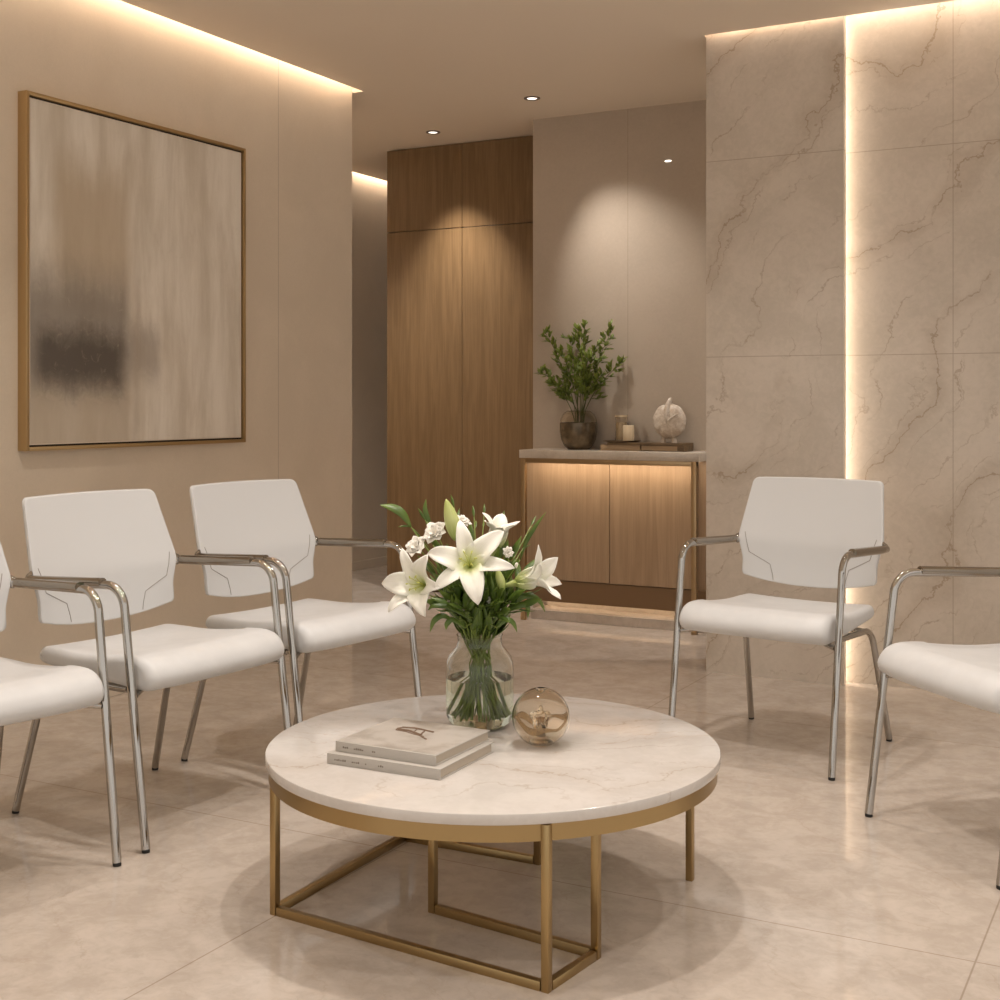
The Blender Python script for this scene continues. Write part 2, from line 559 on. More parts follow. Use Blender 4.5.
# glowing oval standing in for a downlight reflected in the stone wall
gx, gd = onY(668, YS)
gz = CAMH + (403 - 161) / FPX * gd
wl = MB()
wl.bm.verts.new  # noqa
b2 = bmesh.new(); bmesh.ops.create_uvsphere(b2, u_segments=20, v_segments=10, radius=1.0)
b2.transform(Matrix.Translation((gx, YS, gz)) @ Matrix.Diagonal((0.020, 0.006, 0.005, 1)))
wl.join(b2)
tagp(wl.build('wall_glint', M['lens']), 'tiny glowing oval imitating a downlight reflection high on the stone wall', 'glint')

# ------------------------------------------------------------------ console cabinet
CF = 6.13
cx0, cx1 = -3.166, -2.163
ct = tagp(MB().box((cx0, CF, .859), (cx1, YS, .902), .0015).build('counter_top', M['counter'], smooth=30),
          'pale stone counter slab lying on the oak console cabinet', 'counter top')
fr = MB()
lx = [(cx0 + .006, cx0 + .032), (cx1 - .045, cx1 - .019)]
fr.box((lx[0][0], CF + .008, .834), (lx[1][1], CF + .03, .859), .001)
cab = thing('console_cabinet', 'light oak two-door console cabinet with glowing top edge by the stone wall', 'cabinet', (0, 0, 0))
fr.build('apron_rail', M['bronze'], cab, smooth=30)
for a, b in lx:
    MB().box((a, CF + .004, 0), (b, CF + .03, .859), .001).build('leg', M['bronze'], cab, smooth=30)
DY = 6.27
dx0, _ = onY(526, DY); dx1, _ = onY(697, DY); dm, _ = onY(609.5, DY)
MB().box((dx0 - .004, DY + .02, .10), (dx1 + .06, YS, .857)).build('body', M['wood_light'], cab, smooth=0)
for a, b in ((dx0, dm - .002), (dm + .002, dx1)):
    MB().box((a, DY, .205), (b, DY + .02, .845), .0012).build('door', M['wood_light'], cab, smooth=0)
MB().box((dx0 - .004, DY + .004, .086), (dx1 + .06, DY + .02, .2), .001).build('kick_board', M['kick'], cab, smooth=0)
led = MB().box((lx[0][1] + .004, CF + .034, .848), (lx[1][0] - .004, CF + .05, .856)).build('light_strip', M['led_cab'], cab, smooth=0)
led['label'] = 'warm light strip under the counter'
MB().box((dx0, DY + .03, .093), (dx1 - .02, DY + .04, .098)).build('lower_light_strip', M['led_low'], cab, smooth=0)
struct('trim_5', MB().box((cx0 + .03, 6.2, 0), (cx1 + .02, YS, .05), .002).box((cx0 + .05, 6.36, .05), (cx1, YS, .1)), M['floor'], 'low marble plinth under the console cabinet')

CT = .902
def on_counter(px, Y):
    x, d = onY(px, Y)
    return Vector((x, Y, CT)), d

# boxes and tray
def cb_x(px, Y): return onY(px, Y)[0]
tagp(MB().box((cb_x(600.5, 6.26), 6.26, CT), (cb_x(640, 6.26), 6.40, CT + .03), .001).build('wood_block', M['wood_box'], smooth=30),
     'small tan wooden block under the left end of the tray on the counter', 'block')
wb = thing('wooden_box', 'long dark wooden box with tan front under the tray on the counter', 'box', (0, 0, 0))
MB().box((cb_x(640.6, 6.26), 6.26, CT), (cb_x(684, 6.26), 6.40, CT + .03), .001).build('body', M['wood_dark'], wb, smooth=30)
MB().box((cb_x(641.5, 6.256), 6.257, CT + .004), (cb_x(677, 6.256), 6.26, CT + .027)).build('front_panel', M['wood_box'], wb, smooth=0)
tagp(MB().box((cb_x(607, 6.25), 6.25, CT + .03), (cb_x(683, 6.25), 6.405, CT + .043), .0015).build('serving_board', M['wood_dark'], smooth=30),
     'thin dark wooden board lying on the boxes on the counter', 'board')
dp = Vector((cb_x(622, 6.33), 6.33, CT + .043))
tagp(MB().lathe([(0.001, 0), (.07, 0), (.098, .006), (.1, .009), (.094, .009), (.068, .004), (.001, .004)], dp, 40).build('round_dish', M['wood_dark']),
     'thin round brown dish under the candles', 'dish')
ch = thing('candle_glass', 'tall clear glass candle holder on the round dish', 'candle holder', (cb_x(621.5, 6.36), 6.36, CT + .047))
MB().lathe([(.001, 0), (.032, 0), (.033, .003), (.033, .135), (.030, .135), (.030, .006), (.001, .006)], seg=32).build('glass', M['glass_thin'], ch)
MB().lathe([(.034, .128), (.034, .136), (.029, .136), (.029, .128)], seg=32, close=True).build('rim', M['candle'], ch)
MB().disc_solid(.027, .006, .10, seg=32).build('candle', M['candle'], ch)
c2 = thing('pillar_candle', 'short cream pillar candle in front of the tall candle glass', 'candle', (cb_x(628.5, 6.30), 6.30, CT + .047))
MB().disc_solid(.03, .001, .085, seg=32, bev=.004).build('wax', M['candle'], c2)
MB().tube([(0, 0, .085), (0.001, 0, .094)], .001, 6).build('wick', M['rubber'], c2)

# disc sculpture
def sculpture():
    p = Vector((cb_x(669.5, 6.34), 6.34, CT + .043))
    t = thing('disc_sculpture', 'white alabaster disc sculpture with a stalk on top, standing on the tray', 'sculpture', p)
    m, nt, b = new_mat('white alabaster')
    v, base = coords(nt)
    n1 = noise(nt, base, 28, 5, 0.7, 0.6)
    nt.links.new(mix(nt, maprange(nt, n1, .35, .65), (0.56, 0.46, 0.36), (0.80, 0.72, 0.62)), b.inputs['Base Color'])
    b.inputs['Roughness'].default_value = 0.35
    bump(nt, b, n1, 0.7, 0.006)
    g = MB()
    rows = []
    nth, nph = 64, 20
    for i in range(nph + 1):
        ph = math.pi * i / nph
        row = []
        for j in range(nth):
            th = 2 * math.pi * j / nth
            rr = 1 + 0.015 * math.sin(9 * th) * math.sin(ph)
            # axis along y (flattened)
            notch = 0.10 * math.exp(-((th - 1.72) / 0.16) ** 2) * math.sin(ph)
            rad = (math.sin(ph) ** 0.8 if 0 < i < nph else 0.0) * (rr - notch)
            row.append(Vector((0.09 * rad * math.cos(th), -0.035 * math.cos(ph), 0.112 + 0.092 * rad * math.sin(th))))
        rows.append(row)
    g.quadgrid(rows, close_u=True)
    g.build('body', m, t, smooth=60)
    MB().tube([(0.0, -.03, .10), (-.004, -.036, .135), (-.006, -.03, .17), (-.002, -.015, .2), (.008, -.008, .226), (.014, -.006, .232)],
              [.006, .012, .014, .013, .010, .004], 12).build('stalk', m, t, smooth=60)
    MB().tube([(0.003, -.036, .11), (.03, -.04, .135), (.06, -.03, .15)], [.004, .005, .003], 8).build('ridge', m, t, smooth=60)
    for s in (-.032, .026):
        MB().tube([(s, 0, 0), (s, 0, .015), (s * .8, 0, .035)], [.015, .012, .012], 12).build('foot', m, t, smooth=50)
sculpture()

BR = ['upper leafy branch at the far left', 'second high leafy branch from the left', 'tallest leafy branch in the middle', 'middle leafy branch just right of the tallest',
      'tall leafy branch at the upper right', 'leafy branch reaching out farthest to the right', 'leafy branch reaching out left at middle height', 'lowest drooping leafy branch on the left',
      'inner leafy branch right of centre', 'rear inner leafy branch left of centre', 'lowest leafy branch on the right', 'front leafy branch in the centre']
# plant vase on the counter
vp = Vector((cb_x(578.5, 6.33), 6.33, CT))
def smoked():
    m, nt, b = new_mat('smoked bronze glass')
    v, base = coords(nt, which='Object')
    n1 = noise(nt, base, 18, 4, .6)
    nt.links.new(mix(nt, maprange(nt, n1, .35, .7), (0.10, 0.075, 0.045), (0.22, 0.165, 0.10)), b.inputs['Base Color'])
    b.inputs['Roughness'].default_value = 0.22
    b.inputs['Metallic'].default_value = 0.45
    return m
pv = thing('bowl_vase', 'dark bronze bowl vase with clear glass shoulders on the counter left end', 'vase', vp)
MB().lathe([(.001, .0), (.058, .0), (.078, .02), (.094, .055), (.101, .095), (.101, .142), (.098, .144), (.096, .142), (.096, .095),
            (.088, .055), (.07, .02), (.001, .012)], seg=48).build('bowl', smoked(), pv)
MB().lathe([(.099, .143), (.096, .165), (.085, .188), (.066, .204), (.058, .207), (.058, .204), (.065, .201), (.083, .186), (.094, .164), (.0965, .143)],
           seg=48, close=True).build('glass_shoulder', M['glass_thin'], pv)

def leaf_rows(p, d, up, L, Wd, droop=0.3, n=6, fold=0.25, curl=0.0):
    """returns rows (n+1 x 3) of a lanceolate blade"""
    d = d.normalized()
    side = d.cross(up)
    side = side.normalized() if side.length > 1e-4 else d.orthogonal().normalized()
    u = side.cross(d).normalized()
    rows = []
    pos = Vector(p)
    for i in range(n + 1):
        t = i / n
        w = Wd * (math.sin(math.pi * min(1, t * 0.97 + 0.03)) ** 0.9) * (1.15 - 0.5 * t)
        ang = -droop * t
        dd = Matrix.Rotation(ang, 3, -side) @ d
        uu = side.cross(dd).normalized()
        rows.append([pos - side * w + uu * w * fold, pos.copy(), pos + side * w + uu * w * fold])
        pos = pos + dd * (L / n)
    return rows

def add_leaf(mb, *a, **k):
    rows = leaf_rows(*a, **k)
    n = len(rows) - 1
    mb.quadgrid(rows, uvs=lambda i, j: (i / n, j / 2))

def branch(tip_px, tip_py, dY, n_leaf, L, seed, label):
    rnd = random.Random(seed)
    Yt = 6.33 + dY
    tx, td = onY(tip_px, Yt)
    tip = Vector((tx, Yt, CAMH - (tip_py - 403) / FPX * td))
    base = vp + Vector((rnd.uniform(-.03, .03), rnd.uniform(-.02, .02), .015))
    mouth = vp + Vector((base.x * 0 + (tip.x - vp.x) * .12 + rnd.uniform(-.012, .012), (tip.y - vp.y) * .12, .2))
    mid = mouth.lerp(tip, .5) + Vector((-(tip.x - mouth.x) * .18, 0, .03))
    pts = []
    for i in range(19):
        t = i / 18
        if t < .25:
            pts.append(base.lerp(mouth, t / .25))
        else:
            s = (t - .25) / .75
            pts.append(mouth * (1 - s) ** 2 + mid * 2 * s * (1 - s) + tip * s * s)
    t_ = thing('leafy_branch', label, 'branch', base, 0, 'leafy branches in the bowl vase')
    MB().tube(pts, [.0028 * (1 - .6 * i / 18) for i in range(19)], 6).build('stem', M['stem_dark'], t_, off=base)
    lv = MB()
    for k in range(n_leaf):
        s = .42 + .58 * (k / (n_leaf - 1))
        f = s * 18
        i = min(int(f), 17)
        p = pts[i].lerp(pts[i + 1], f - i)
        tg = (pts[i + 1] - pts[i]).normalized()
        az = rnd.uniform(0, 6.28)
        o = tg.orthogonal().normalized()
        o = Matrix.Rotation(az, 3, tg) @ o
        # twiglet with several leaves
        tw = (tg * rnd.uniform(.5, 1.1) + o).normalized()
        TL = rnd.uniform(.02, .062) * (1.15 - .5 * (k / n_leaf))
        q = p + tw * TL
        for a in range(5):
            pp = p.lerp(q, .15 + .2 * a)
            dd = (tw * .8 + Vector((rnd.uniform(-1, 1), rnd.uniform(-1, 1), rnd.uniform(-.6, 1))) * .8)
            add_leaf(lv, pp, dd, Vector((0, rnd.uniform(-1, .2), 1)), L * rnd.uniform(.7, 1.2), L * .27, droop=.4, n=4)
    add_leaf(lv, pts[-1], (pts[-1] - pts[-2]), Vector((0, -1, 1)), L, L * .2)
    lv.build('leaves', M['leaf_b'], t_, smooth=80, off=base, solid=.0006)
for i, (px, py, dy, n) in enumerate([(546, 334, .0, 15), (562, 352, -.08, 13), (580, 331, .02, 17), (585, 326, -.04, 14), (612, 331, .0, 15),
                                     (622, 363, -.03, 13), (542, 372, -.05, 13), (553, 381, -.10, 10), (597, 345, -.10, 14), (570, 340, .06, 12),
                                     (602, 375, -.08, 9), (588, 360, -.1, 12)]):
    branch(px, py, dy, n + 4, .035, 100 + i, BR[i] + ' of the bowl vase plant')

# ------------------------------------------------------------------ painting
def painting():
    PXF = XL + .045
    def onX(px):
        r = (px - 500.0) / FPX
        d = PXF / (r * CY - SY)
        return (r * SY + CY) * d, d
    y0, d0 = onX(26.5); y1, d1 = onX(246)
    zt = (CAMH + (403 - 89.5) / FPX * d0 + CAMH + (403 - 149) / FPX * d1) / 2
    zb = (CAMH + (403 - 451.5) / FPX * d0 + CAMH + (403 - 442) / FPX * d1) / 2
    t = thing('abstract_painting', 'large abstract beige painting with a dark smudge in a thin brass frame', 'painting', (XL, (y0 + y1) / 2, (zt + zb) / 2))
    c = Vector(t.location)
    w = .014
    f = MB()
    f.box((XL, y0, zb), (PXF, y0 + w, zt), .001); f.box((XL, y1 - w, zb), (PXF, y1, zt), .001)
    f.box((XL, y0 + w, zb), (PXF, y1 - w, zb + w), .001); f.box((XL, y0 + w, zt - w), (PXF, y1 - w, zt), .001)
    f.build('frame', M['frame_gold'], t, off=c, smooth=30)
    MB().box((XL, y0 + w, zb + w), (PXF - .016, y1 - w, zt - w)).build('backing', M['shadow_gap'], t, off=c, smooth=0)
    g = .007
    a0, a1, b0, b1 = y0 + w + g, y1 - w - g, zb + w + g, zt - w - g
    MB().box((XL + .01, a0, b0), (PXF - .009, a1, b1), .001).build('stretcher_edge', M['canvas_edge'], t, off=c, smooth=30)
    m, nt, b = new_mat('abstract canvas')
    uv = N(nt, 'ShaderNodeUVMap'); uv.uv_map = 'UVMap'
    sep = N(nt, 'ShaderNodeSeparateXYZ'); nt.links.new(uv.outputs[0], sep.inputs[0])
    mp = N(nt, 'ShaderNodeMapping'); mp.inputs['Scale'].default_value = (6, 1.0, 1); nt.links.new(uv.outputs[0], mp.inputs[0])
    streak = noise(nt, mp.outputs[0], 1.6, 6, .62, .25)
    cloudn = noise(nt, uv.outputs[0], 3.2, 6, .6, .3)
    grit = noise(nt, uv.outputs[0], 26, 6, .7, 1.2)
    def boxm(u0, u1, v0, v1, su, sv, wob=.05):
        uu = mth(nt, 'ADD', sep.outputs[0], mth(nt, 'MULTIPLY', mth(nt, 'SUBTRACT', cloudn, .5), wob * 1.6))
        vv = mth(nt, 'ADD', sep.outputs[1], mth(nt, 'MULTIPLY', mth(nt, 'SUBTRACT', mth(nt, 'ADD', mth(nt, 'MULTIPLY', streak, .6), mth(nt, 'MULTIPLY', grit, .4)), .5), wob * 3))
        r = mth(nt, 'MULTIPLY', maprange(nt, uu, u0 - su, u0 + su), maprange(nt, uu, u1 - su, u1 + su, 1, 0))
        r2 = mth(nt, 'MULTIPLY', maprange(nt, vv, v0 - sv, v0 + sv), maprange(nt, vv, v1 - sv, v1 + sv, 1, 0))
        return mth(nt, 'MULTIPLY', r, r2)
    base = mix(nt, maprange(nt, streak, .3, .7), (0.66, 0.58, 0.47), (0.87, 0.80, 0.70))
    base = mix(nt, mth(nt, 'MULTIPLY', boxm(.10, .42, .46, .84, .04, .1), .7), base, (0.52, 0.41, 0.275))
    base = mix(nt, mth(nt, 'MULTIPLY', boxm(-.1, .43, -.1, .20, .03, .06), .6), base, (0.47, 0.38, 0.27))
    base = mix(nt, mth(nt, 'MULTIPLY', boxm(-.05, .41, .16, .50, .04, .10), .78), base, (0.23, 0.195, 0.16))
    base = mix(nt, mth(nt, 'MULTIPLY', boxm(.02, .40, .165, .33, .04, .055, .06), .85), base, (0.085, 0.068, 0.055))
    base = mix(nt, mth(nt, 'MULTIPLY', boxm(.41, .56, .20, .37, .03, .06), .5), base, (0.24, 0.19, 0.15))
    base = mix(nt, mth(nt, 'MULTIPLY', boxm(.44, .47, -.2, .55, .015, .1), .35), base, (0.42, 0.34, 0.25))
    base = mix(nt, mth(nt, 'MULTIPLY', maprange(nt, grit, .55, .75), .25), base, (0.62, 0.52, 0.4))
    nt.links.new(base, b.inputs['Base Color'])
    b.inputs['Roughness'].default_value = .6
    bump(nt, b, grit, .35, .003)
    g_ = MB()
    e = .004
    x = PXF - .0085
    g_.quadgrid([[(x, a0 + e, b0 + e), (x, a1 - e, b0 + e)], [(x, a0 + e, b1 - e), (x, a1 - e, b1 - e)]], uvs=lambda i, j: (j, i))
    g_.box((PXF - .014, a0 + e, b0 + e), (x - .0002, a1 - e, b1 - e))
    g_.build('canvas', m, t, off=c, smooth=0)
painting()

# ------------------------------------------------------------------ coffee table
TC = W(-0.016, 3.05)
TR = 0.527
TT = 0.352
def table():
    t = thing('coffee_table', 'round white marble coffee table on a brass frame with books and flowers', 'table', (TC.x, TC.y, 0))
    bl = TR
    MB().disc_solid(bl, TT - .024, TT, bev=.0045, seg=128).build('table_top', M['table_marble'], t, smooth=40)
    MB().lathe([(TR - .008, TT - .026 - .032), (TR - .008, TT - .0245), (TR - .016, TT - .0245), (TR - .016, TT - .058)], seg=128, close=True).build('ring_band', M['gold'], t, smooth=40)
    w = .0165
    pts = {}
    for k, (px, py) in dict(N=(548, 994), L=(275, 914), R2=(596, 958), M_=(433, 912), K=(404, 840), J=(538, 864), Q=(690, 880)).items():
        p = at_floor(px, py); pts[k] = p - Vector((TC.x, TC.y, 0)); pts[k].z = 0
    # keep ring legs on the ring
    pts['N'] = pts['N'].normalized() * (TR - .0065)
    def bar(a, b, z0, z1, name):
        a, b = pts[a], pts[b]
        d = (b - a); L = d.length
        rot = Matrix.Translation((a.x, a.y, 0)) @ Matrix.Rotation(math.atan2(d.y, d.x), 4, 'Z')
        g = .0105
        MB().box((g, -w / 2 * .98, z0), (L - g, w / 2 * .98, z1), .0008, mat=rot).build(name, M['gold'], t, smooth=30)
    ang = math.atan2((pts['N'] - pts['L']).y, (pts['N'] - pts['L']).x)
    for k in pts:
        v = pts[k]
        rot = Matrix.Translation((v.x, v.y, 0)) @ Matrix.Rotation(ang, 4, 'Z')
        MB().box((-w / 2, -w / 2, 0), (w / 2, w / 2, TT - .0245), .0008, mat=rot).build('leg', M['gold'], t, smooth=30)
    for a, b in (('L', 'N'), ('N', 'R2'), ('R2', 'M_'), ('L', 'K'), ('K', 'J')):
        bar(a, b, 0, .019, 'base_rail')
    for a, b in (('R2', 'M_'), ('K', 'J'), ('M_', 'K')):
        bar(a, b, TT - .044, TT - .025, 'top_rail')
table()

# books
def book(name, label, c00, c10, c01, z0, th, face):
    """c00 spine-left, c10 spine-right corner, c01 depth direction end (from c10)"""
    c00, c10, c01 = Vector(c00), Vector(c10), Vector(c01)
    ex = (c10 - c00); Lx = ex.length; ex.normalize()
    ey = Vector((-ex.y, ex.x, 0))
    if (c01 - c10).dot(ey) < 0: ey = -ey
    Ly = (c01 - c10).dot(ey) * 1.17
    t = thing(name, label, 'book', (c00.x, c00.y, z0), math.atan2(ex.y, ex.x))
    cv = .0025
    m1 = MB(); m1.box((0, 0, 0), (Lx, Ly, cv), .0006); m1.box((0, 0, th - cv), (Lx, Ly, th), .0006); m1.box((0, 0, cv * .9), (.0001 + Lx, .004, th - cv * .9), .0006)
    m1.build('cover', M['book_cover'], t, smooth=30)
    MB().box((.004, .004, cv), (Lx - .004, Ly - .004, th - cv)).build('pages', M['pages'], t, smooth=0)
    rnd = random.Random(hash(face) % 99 if False else len(label))
    x = .02
    for word in ((3, 5, 2) if face else (6, 4, 1, 3)):
        g = MB()
        for q in range(word):
            g.box((x, -.0005, th * .40), (x + rnd.choice((.0026, .0034)), .0006, th * .40 + rnd.choice((.003, .0042))))
            x += .0052
        g.build('spine_lettering', M['ink'], t, smooth=0)
        x += rnd.choice((.014, .022, .028))
    if face:
        m, nt, b = new_mat('book cover print')
        v, base = coords(nt)
        n1 = noise(nt, base, 14, 5, .6, .5)
        nt.links.new(mix(nt, maprange(nt, n1, .4, .7), (0.50, 0.46, 0.415), (0.36, 0.32, 0.275)), b.inputs['Base Color'])
        b.inputs['Roughness'].default_value = .35
        MB().box((.003, .006, th), (Lx - .003, Ly - .003, th + .0004)).build('cover_print', m, t, smooth=0)
        # brown sketch of bowed strokes
        s = MB()
        cx, cy = Lx * .47, Ly * .55
        def stroke(pp, w):
            s.tube([(cx + a * 1.15, cy + b_ * 1.2, th + .0005) for a, b_ in pp], w * 1.5, 6)
        stroke([(-.045, .028), (-.02, .034), (.005, .03), (.03, .024)], .002)
        stroke([(-.045, .028), (-.05, .018), (-.046, .008)], .0014)
        stroke([(-.044, .012), (-.02, .012), (.0, .004), (.02, -.006)], .0024)
        stroke([(-.046, .006), (-.02, .004), (.0, -.004), (.03, -.012)], .0012)
        stroke([(.01, .022), (.014, .006), (.026, -.014), (.045, -.026)], .0016)
        stroke([(-.012, .03), (-.008, .016)], .0012)
        o = s.build('cover_sketch', M['sketch'], t, smooth=60)
        o.scale.z = 1.0
    return t
M['sketch'] = simple('brown sketch ink', (0.20, 0.13, 0.085), .6)
z1 = TT
book('coffee_table_book', 'larger grey art book at the bottom of the pair on the table',
     at_floor(327, 763.5, z1), at_floor(440, 780.5, z1), at_floor(493, 757, z1), z1, .0235, '')
z2 = TT + .0237
book('coffee_table_book', 'smaller grey art book with a brown sketch on its cover, topmost of the pair',
     at_floor(335.4, 751, z2), at_floor(435.5, 766.2, z2), at_floor(485, 743.8, z2), z2, .0225, 'face')

# glass orb
op = W(.0955, 3.035, TT)
orb = thing('glass_orb', 'small smoky amber glass sphere beside the flower vase', 'ornament', op)
def orbp():
    r = .068; cz = .0655
    out = [(.001, .0015), (.026, .0015)]
    for k in range(22):
        a = R(-66 + 148 * k / 21)
        out.append((r * math.cos(a), cz + r * math.sin(a)))
    # dimple at the top
    out += [(.008, cz + .064), (.001, cz + .058)]
    inn = [(.001, cz + .054), (.010, cz + .060)]
    r2 = .0648
    for k in range(20):
        a = R(78 - 142 * k / 19)
        inn.append((r2 * math.cos(a), cz + r2 * math.sin(a)))
    inn += [(.012, cz - .045), (.006, cz - .02), (.001, cz - .015)]
    return out + inn
MB().lathe(orbp(), seg=64).build('globe', M['amber_glass'], orb, smooth=60)
b2 = bmesh.new(); bmesh.ops.create_icosphere(b2, subdivisions=4, radius=1)
for v in b2.verts:
    n_ = 1 + .25 * math.sin(5 * v.co.x + 2) * math.sin(4 * v.co.y + 1) + .2 * math.sin(6 * v.co.z)
    v.co = Vector((v.co.x * .020 * n_, v.co.y * .017 * n_, v.co.z * .026 * n_ + .062))
mm = MB(); mm.join(b2); mm.build('inner_swirl', M['amber_glass'], orb, smooth=80)
g = MB()
rows = []
for i in range(7):
    row = []
    for j in range(48):
        th = 2 * math.pi * j / 48
        zz = .055 + .012 * math.sin(2 * th + .5) + .005 * math.sin(5 * th) + (i - 3) * (.0022 + .001 * math.sin(3 * th))
        rr = math.sqrt(max(.063 ** 2 - (zz - .0655) ** 2, 0)) - .0015 + .0008 * (3 - abs(i - 3))
        row.append(Vector((rr * math.cos(th), rr * math.sin(th), zz)))
    rows.append(row)
g.quadgrid(rows, close_u=True)
g.build('amber_band', simple('amber swirl', (0.72, 0.56, 0.36), .15, trans=.7, ior=1.3), orb, smooth=80, solid=.0006)

# ------------------------------------------------------------------ flower vase
VP = W(-.05, 3.215, TT)
VR = .084
fv = thing('flower_vase', 'clear glass jar vase of white lilies on the marble table', 'vase', VP)
prof_o = [(.001, .001), (.055, .001), (.066, .004), (.0775, .014), (.083, .03), (.084, .06), (.084, .145), (.082, .160), (.076, .174), (.067, .186),
          (.059, .195), (.0555, .203), (.0545, .212), (.056, .222), (.0575, .2255)]
prof_i = [(.0555, .2255), (.0535, .220), (.052, .212), (.053, .203), (.0565, .194), (.0645, .1845), (.0735, .1725), (.0792, .159), (.081, .145),
          (.081, .06), (.0795, .034), (.074, .021), (.062, .0095), (.001, .007)]
MB().lathe(prof_o + prof_i, seg=64).build('glass', M['glass'], fv, smooth=60)
tagp(MB().lathe([(.001, .0065), (.0622, .009), (.0745, .0205), (.0800, .0338), (.0815, .06), (.0815, .118), (.0815, .1205), (.001, .120)], VP, 64).build('vase_water', M['water'], smooth=50),
     'clear water filling the lower half of the lily vase', 'water', kind='stuff')

def stem_path(head, seed, n=16):
    rnd = random.Random(seed)
    head = Vector(head)
    dx = Vector((head.x - VP.x, head.y - VP.y, 0))
    a = math.atan2(dx.y, dx.x) + math.pi + rnd.uniform(-.5, .5)
    r0 = rnd.uniform(.030, .062)
    foot = VP + Vector((math.cos(a) * r0, math.sin(a) * r0, .024 + rnd.uniform(0, .004)))
    pinch = VP + Vector((rnd.uniform(-.02, .02), rnd.uniform(-.02, .02), .165))
    dn = dx.normalized() if dx.length > 1e-4 else Vector((1, 0, 0))
    mouth = VP + dn * min(.038, dx.length * .4) + Vector((rnd.uniform(-.008, .008), rnd.uniform(-.008, .008), .225))
    mid = mouth.lerp(head, .5) + Vector((0, 0, .02)) - dn * .01
    pts = [foot, foot.lerp(pinch, .5), pinch, mouth]
    seq = []
    ctrl = [foot, foot.lerp(pinch, .35), foot.lerp(pinch, .7), pinch, mouth, mid, head]
    # catmull-rom
    P = [ctrl[0] * 2 - ctrl[1]] + ctrl + [ctrl[-1] * 2 - ctrl[-2]]
    for i in range(1, len(P) - 2):
        for k in range(4):
            t = k / 4
            p0, p1, p2, p3 = P[i - 1], P[i], P[i + 1], P[i + 2]
            seq.append(.5 * ((2 * p1) + (p2 - p0) * t + (2 * p0 - 5 * p1 + 4 * p2 - p3) * t * t + (3 * p1 - p0 - 3 * p2 + p3) * t ** 3))
    seq.append(ctrl[-1])
    return seq

def petal_rows(throat, axis, az, L, Wd, a0, a1, n=12, m=6, ruffle=0.0, cup=.35, seed=0):
    axis = axis.normalized()
    o = axis.orthogonal().normalized()
    # deterministic reference: make "o" as horizontal as possible
    ref = Vector((0, 0, 1)) - axis * axis.z
    if ref.length > .2: o = ref.normalized()
    rad = Matrix.Rotation(az, 3, axis) @ o
    side = axis.cross(rad).normalized()
    rnd = random.Random(seed)
    phs = rnd.uniform(0, 6)
    pos = Vector(throat)
    rows = []
    for i in range(n + 1):
        t = i / n
        a = a0 + (a1 - a0) * (t ** 1.35)
        dd = axis * math.cos(a) + rad * math.sin(a)
        up = (axis * math.sin(a) - rad * math.cos(a))          # inner side
        w = Wd * (math.sin(math.pi * (0.06 + .94 * t ** .88)) ** .75) if t < 1 else 0.0004
        w = max(w, .0006)
        row = []
        for j in range(m + 1):
            s = (j / m) * 2 - 1
            z = cup * w * (s * s) * (1 - .6 * t) - .10 * w * math.exp(-(s / .18) ** 2)
            z += ruffle * math.sin(9 * t + phs + (2 if s > 0 else 0)) * abs(s) ** 2 * w
            row.append(pos + side * s * w + up * z)
        rows.append(row)
        pos = pos + dd * (L / n)
    return rows

def lily(px, py, d, axis_c, L, label, a0=.35, a1=1.75, az0=0.0, seed=1, Wd=.021, tilt=None, azs=None):
    """axis_c: flower axis in camera frame (right, up, toward camera)"""
    head = at_depth(px, py, d)
    ax = W(axis_c[0], -axis_c[2], 0) ; ax.z = axis_c[1]; ax.normalize()
    sp = stem_path(head - ax * .035, seed)
    base = sp[0].copy()
    t = thing('white_lily', label, 'flower', base, 0, None)
    sp = sp + [head - ax * .02]
    MB().tube(sp, .0032, 8).build('stem', M['stem'], t, off=base)
    MB().tube([head - ax * .034, head - ax * .02, head, head + ax * .008], [.004, .006, .009, .0095], 10, caps=False).build('flower_tube', M['bud'], t, off=base, smooth=70)
    rnd = random.Random(seed)
    for k in range(6):
        inner = k % 2
        az = az0 + k * math.pi / 3 + rnd.uniform(-.12, .12)
        aa1 = a1 + rnd.uniform(-.25, .25)
        g = MB()
        rows = petal_rows(head, ax, az, L * rnd.uniform(.95, 1.06), Wd * (1.12 if inner else .82), a0 * (1 if inner else 1.1), aa1, ruffle=.3, seed=seed * 10 + k)
        n = len(rows) - 1; m = len(rows[0]) - 1
        g.quadgrid(rows, uvs=lambda i, j, n=n, m=m: (i / n, j / m))
        g.build('petal', M['petal'], t, smooth=80, off=base, solid=.0007)
    ref = ax.orthogonal().normalized()
    for k in range(6):
        o = Matrix.Rotation(k * 1.047 + .4, 3, ax) @ ref
        g = MB()
        tip = head + ax * L * .52 + o * L * .14
        g.tube([head, head + ax * L * .3 + o * .006, tip], .0009, 5)
        g.tube([tip - o * .004 + ax * .001, tip, tip + o * .004], [.001, .002, .001], 6)
        g.build('stamen', M['anther'], t, off=base, smooth=60)
    return t

lily(470, 567, 3.10, (-.05, .42, .92), .128, 'largest white lily facing front at the centre of the bouquet', a0=.55, a1=2.15, az0=.3, seed=3, Wd=.0255)
lily(428, 586, 3.14, (-.55, .22, .82), .120, 'white lily at the left of the bouquet, petals hanging over', a0=.35, a1=1.9, az0=.5, seed=5, Wd=.026)
lily(515, 583, 3.16, (.86, .30, .40), .128, 'white lily at the right of the bouquet, seen from the side', a0=.18, a1=1.25, az0=.1, seed=8, Wd=.024)
lily(495, 549, 3.30, (.18, .9, .25), .098, 'smaller white lily opening upward behind the central lily', a0=.15, a1=1.25, az0=.5, seed=11, Wd=.022)

